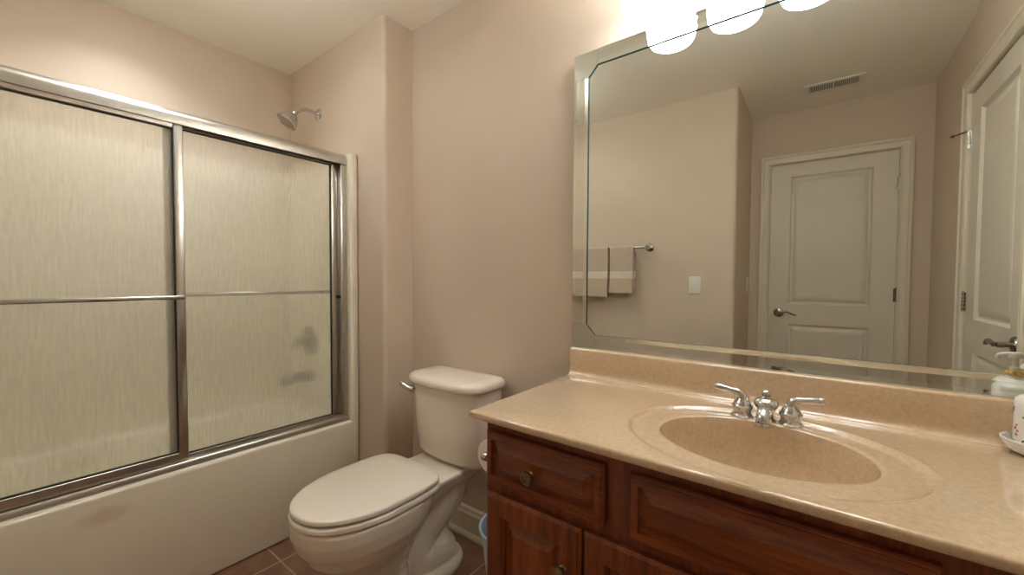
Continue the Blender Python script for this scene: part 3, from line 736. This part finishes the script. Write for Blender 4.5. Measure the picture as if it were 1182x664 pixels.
for k in range(3):
    t = 2*PI*k/3; add_tube(bm, [(CLX+.012*math.cos(t), CLY+.012*math.sin(t), H-.132), (CLX+.163*math.cos(t), CLY+.163*math.sin(t), CLZ+.085)], .0025, 8)
obj('stem', bm, 'chrome', cl_)
bm = BM(); add_lathe(bm, [(0, 0), (.05, .002), (.105, .016), (.145, .043), (.164, .074), (.169, .092), (.166, .092), (.160, .075), (.141, .046), (.102, .020), (.05, .006), (0, .004)], (CLX, CLY, CLZ), (0, 0, 1), 44, cap=False); obj('opal_bowl', bm, 'fill_bowl', cl_, smooth=70)
bm = BM(); add_lathe(bm, [(0, 0), (.018, .002), (.030, .016), (.030, .030), (.018, .046), (.013, .062), (0, .064)], (CLX, CLY, H-.217), (0, 0, 1), 20); obj('bulb', bm, 'fill_bulb', cl_, smooth=60)

# ------------------------------------------------------------------ soap dispenser on its dish
SX, SYY = .347, -.105
zdish = ZC+.0008
dish = obj('soap_dish', add_lathe(BM(), [(0, 0), (.034, 0), (.038, .002), (.0425, .006), (.0425, .0075), (.0455, .0095), (.0465, .0125), (.0465, .014), (.0495, .016), (.0505, .020), (.0505, .0215), (.0528, .0235), (.0532, .0275), (.0515, .0285), (.0485, .0265), (.0455, .012), (.040, .0065), (0, .006)], (SX, SYY, zdish), (0, 0, 1), 48), 'white_ceramic', origin=(SX, SYY, zdish))
tag(dish, 'small white ridged dish under the soap dispenser', 'dish')
zb = zdish+.0065
so = thing('soap_dispenser', 'white soap pump bottle with floral print and gold collar on a dish', 'soap dispenser', (SX, SYY, zb))
bm = BM(); add_lathe(bm, [(0, 0), (.034, 0), (.0365, .003), (.0365, .092), (.0345, .100), (.028, .107), (.018, .111), (.0165, .116), (0, .116)], (SX, SYY, zb), (0, 0, 1), 48); obj('bottle', bm, 'white_ceramic', so)
bm = BM(); add_lathe(bm, [(0, .1165), (.0175, .1165), (.018, .118), (.018, .132), (.017, .1335), (0, .1335)], (SX, SYY, zb), (0, 0, 1), 32); obj('collar', bm, 'gold', so)
bm = BM(); add_lathe(bm, [(0, .134), (.009, .134), (.009, .140), (.0055, .142), (.0055, .160), (.012, .162), (.013, .168), (.011, .173), (0, .175)], (SX, SYY, zb), (0, 0, 1), 24)
add_tube(bm, smooth_path([(SX+.004, SYY, zb+.168), (SX-.012, SYY, zb+.169), (SX-.024, SYY, zb+.166), (SX-.027, SYY, zb+.159)], 5), lerp_list([.006, .005, .0045, .004], 5), 12); obj('pump', bm, 'white_plastic', so)
# floral print: leaves and petals lying on the bottle
bm = BM()
def dec(ang, z, L, Wd, rot, mi_):
    pts = [(-L/2, 0), (-L/4, Wd*.42), (0, Wd*.5), (L/4, Wd*.36), (L/2, 0), (L/4, -Wd*.36), (0, -Wd*.5), (-L/4, -Wd*.42)]
    rr_ = .0367; vs = []
    for u, v_ in pts:
        du, dv = u*math.cos(rot)-v_*math.sin(rot), u*math.sin(rot)+v_*math.cos(rot)
        t = ang+du/rr_; vs.append(bm.verts.new((SX+rr_*math.cos(t), SYY+rr_*math.sin(t), zb+z+dv)))
    bm.faces.new(vs).material_index = mi_
for k in range(7):
    a0 = R(175+k*52)
    for s in range(6):
        dec(a0+.05*s-.12, .066+.003*s, .011, .0045, R(60 if s % 2 else -25), 0)
    for s in range(7):
        dec(a0+.42+random.uniform(-.16, .16), .040+random.uniform(-.012, .014), .007, .0042, random.uniform(0, 3), 1)
    for s in range(3):
        dec(a0+.2*s-.15, .020+random.uniform(-.006, .004), .009, .0035, random.uniform(0, 3), 0)
obj('floral_print', bm, ['leaf', 'petal'], so, smooth=0)

# ------------------------------------------------------------------ toilet roll on the vanity side, waste bin
RX, RZ = VX0-.066, .674
th_ = thing('toilet_paper_holder', 'chrome toilet paper holder fixed to the vanity side', 'toilet paper holder', (VX0, -.41, RZ))
for y in (-.475, -.335):
    bm = BM(); add_lathe(bm, [(0, 0), (.019, 0), (.019, .003), (.012, .008), (.008, .010), (.008, .055), (.0125, .058), (.0135, .066), (.0125, .074), (0, .077)], (VX0-.0005, y, RZ), (-1, 0, 0), 22)
    obj('post', bm, 'chrome', th_)
obj('roller', add_tube(BM(), [(RX, -.468, RZ), (RX, -.342, RZ)], .0075, 14), 'chrome', th_)
ro_ = thing('toilet_paper_roll', 'white toilet paper roll peeking out beside the vanity', 'toilet paper', (RX, -.405, RZ))
bm = BM(); add_lathe(bm, [(.020, -.05), (.049, -.05), (.051, -.048), (.051, .048), (.049, .05), (.020, .05), (.020, -.05)], (RX, -.405, RZ-.0105), (0, 1, 0), 40, cap=False); obj('paper', bm, 'paper', ro_)
bm = BM(); add_lathe(bm, [(.0185, -.0495), (.0197, -.0495), (.0197, .0495), (.0185, .0495), (.0185, -.0495)], (RX, -.405, RZ-.0105), (0, 1, 0), 32, cap=False); obj('cardboard_core', bm, 'trim', ro_)
bx_, by_, bz = -.836, -.24, .33
bn = tag(obj('waste_bin', add_lathe(BM(), [(0, 0), (.070, 0), (.074, .004), (.110, bz-.012), (.117, bz-.010), (.118, bz-.003), (.115, bz), (.110, bz-.003), (.072, .010), (0, .008)], (bx_, by_, .0008), (0, 0, 1), 44), 'blue', origin=(bx_, by_, 0)), 'pale blue waste bin half hidden behind the vanity side', 'waste bin')

# ------------------------------------------------------------------ towel bar, towels, switches, vent (seen in the mirror)
TBZ, TBY = 1.425, YT+.062
tb = thing('towel_bar', 'chrome towel bar on the tan wall facing the mirror', 'towel bar', (-1.33, YT, TBZ))
for x in (-1.006, -1.655):
    bm = BM(); add_lathe(bm, [(0, 0), (.030, 0), (.031, .004), (.024, .010), (.012, .016), (.010, .042), (.015, .050), (.0165, .062), (.015, .074), (0, .078)], (x, YT+.0005, TBZ), (0, 1, 0), 28); obj('post', bm, 'chrome', tb)
obj('rail', add_tube(BM(), [(-1.645, TBY, TBZ), (-1.016, TBY, TBZ)], .0095, 16), 'chrome', tb)
def towel(x0, x1, zf, zbk, lab, sway, dx_back):
    bm = BM(); r0, th = .0105, .011
    nx = 14
    path = []   # (y offset from bar, z, rib amount)
    L = 90
    for k in range(L+1): path.append((r0, zf+(TBZ-zf)*k/L))
    for k in range(1, 12): t = PI*k/12; path.append((r0*math.cos(t), TBZ+r0*math.sin(t)))
    for k in range(0, 31): path.append((-r0, TBZ-(TBZ-zbk)*k/30))
    rings = []
    for i in range(nx+1):
        f = i/nx; out = []; inn = []
        for j, (y, z) in enumerate(path):
            d = max(0, TBZ-z)
            sh_ = dx_back*(1 if y < 0 else 0)*min(1, d/.05)
            x = x0+(x1-x0)*f + sh_ + .006*d/.3*math.sin(z*14+f*2)*(f-.5)
            wv = .0035*math.sin(f*7+sway)*min(1, d/.12)
            rib = .0016*math.sin(2*PI*z/.0135) if (y > 0 and zf+.21 < z < TBZ-.012) else 0
            edge = .004*(1-min(1, min(f, 1-f)/.06))
            n_ = Vector((0, y, (z-TBZ) if z > TBZ else 0)).normalized()
            q0 = Vector((x, TBY+y, z)); e_ = th-edge+rib
            wv2 = wv if y > 0 else -wv*.4
            out.append(q0+n_*e_+Vector((0, wv2, 0))); inn.append(q0+n_*.0003+Vector((0, wv2*.0, 0)))
        rings.append(out+inn[::-1])
    add_loft(bm, rings)
    o = obj('hand_towel', bm, 'towel', smooth=60, origin=((x0+x1)/2, TBY, TBZ+.022)); tag(o, lab, 'towel', 'beige towels on the towel bar'); return o
towel(-1.612, -1.305, 1.055, 1.09, 'wider beige banded towel at the left end of the towel bar in the mirror', .3, .0)
towel(-1.287, -1.108, 1.088, 1.11, 'narrower beige banded towel beside the bare end of the towel bar', 2.1, .012)
def switch(name, c, N_, U_, lab):
    c, N_, U_ = Vector(c), Vector(N_), Vector(U_); Z = Vector((0, 0, 1))
    s = thing(name, lab, 'light switch', c)
    def pb(w_, h_, d0, d1, bev):
        bm = BM(); a = c-U_*w_/2-Z*h_/2+N_*d0; b = c+U_*w_/2+Z*h_/2+N_*d1; add_box(bm, a, b, bev, 2); return bm
    obj('wall_plate', pb(.076, .120, .0005, .0065, .002), 'white_plastic', s); obj('rocker', pb(.034, .068, .0066, .0105, .0015), 'white_plastic', s)
switch('light_switch', (-.694, YT, 1.153), (0, 1, 0), (1, 0, 0), 'white rocker switch on the wall right of the towels in the mirror')
switch('light_switch', (XOC, -2.25, 1.155), (1, 0, 0), (0, 1, 0), 'white switch seen edge-on beside the far white door')
vx0, vx1, vy0, vy1 = -.115, .187, -2.112, -1.952
ve = thing('ceiling_vent', 'white slotted air vent on the ceiling seen in the mirror', 'vent', ((vx0+vx1)/2, (vy0+vy1)/2, H))
bm = BM(); f_ = .026
for a, b in (((vx0, vy0), (vx1, vy0+f_)), ((vx0, vy1-f_), (vx1, vy1)), ((vx0, vy0+f_), (vx0+f_, vy1-f_)), ((vx1-f_, vy0+f_), (vx1, vy1-f_)), (((vx0+vx1)/2-.005, vy0+f_), ((vx0+vx1)/2+.005, vy1-f_))): add_box(bm, a+(H-.008,), b+(H-.0005,), .001, 1)
obj('frame', bm, 'white_plastic', ve)
bm = BM()
add_box(bm, (vx0+f_, vy0+f_, H-.0015), (vx1-f_, vy1-f_, H-.0005))
obj('duct_opening', bm, 'vent_dark', ve, smooth=0)
bm = BM(); n_s = 26
for k in range(n_s):
    x = vx0+f_+(vx1-vx0-2*f_)*(k+.5)/n_s
    if abs(x-(vx0+vx1)/2) < .007: continue
    add_box(bm, (x-.0018, vy0+f_, H-.007), (x+.0018, vy1-f_, H-.002))
obj('louvres', bm, 'white_plastic', ve, smooth=0)
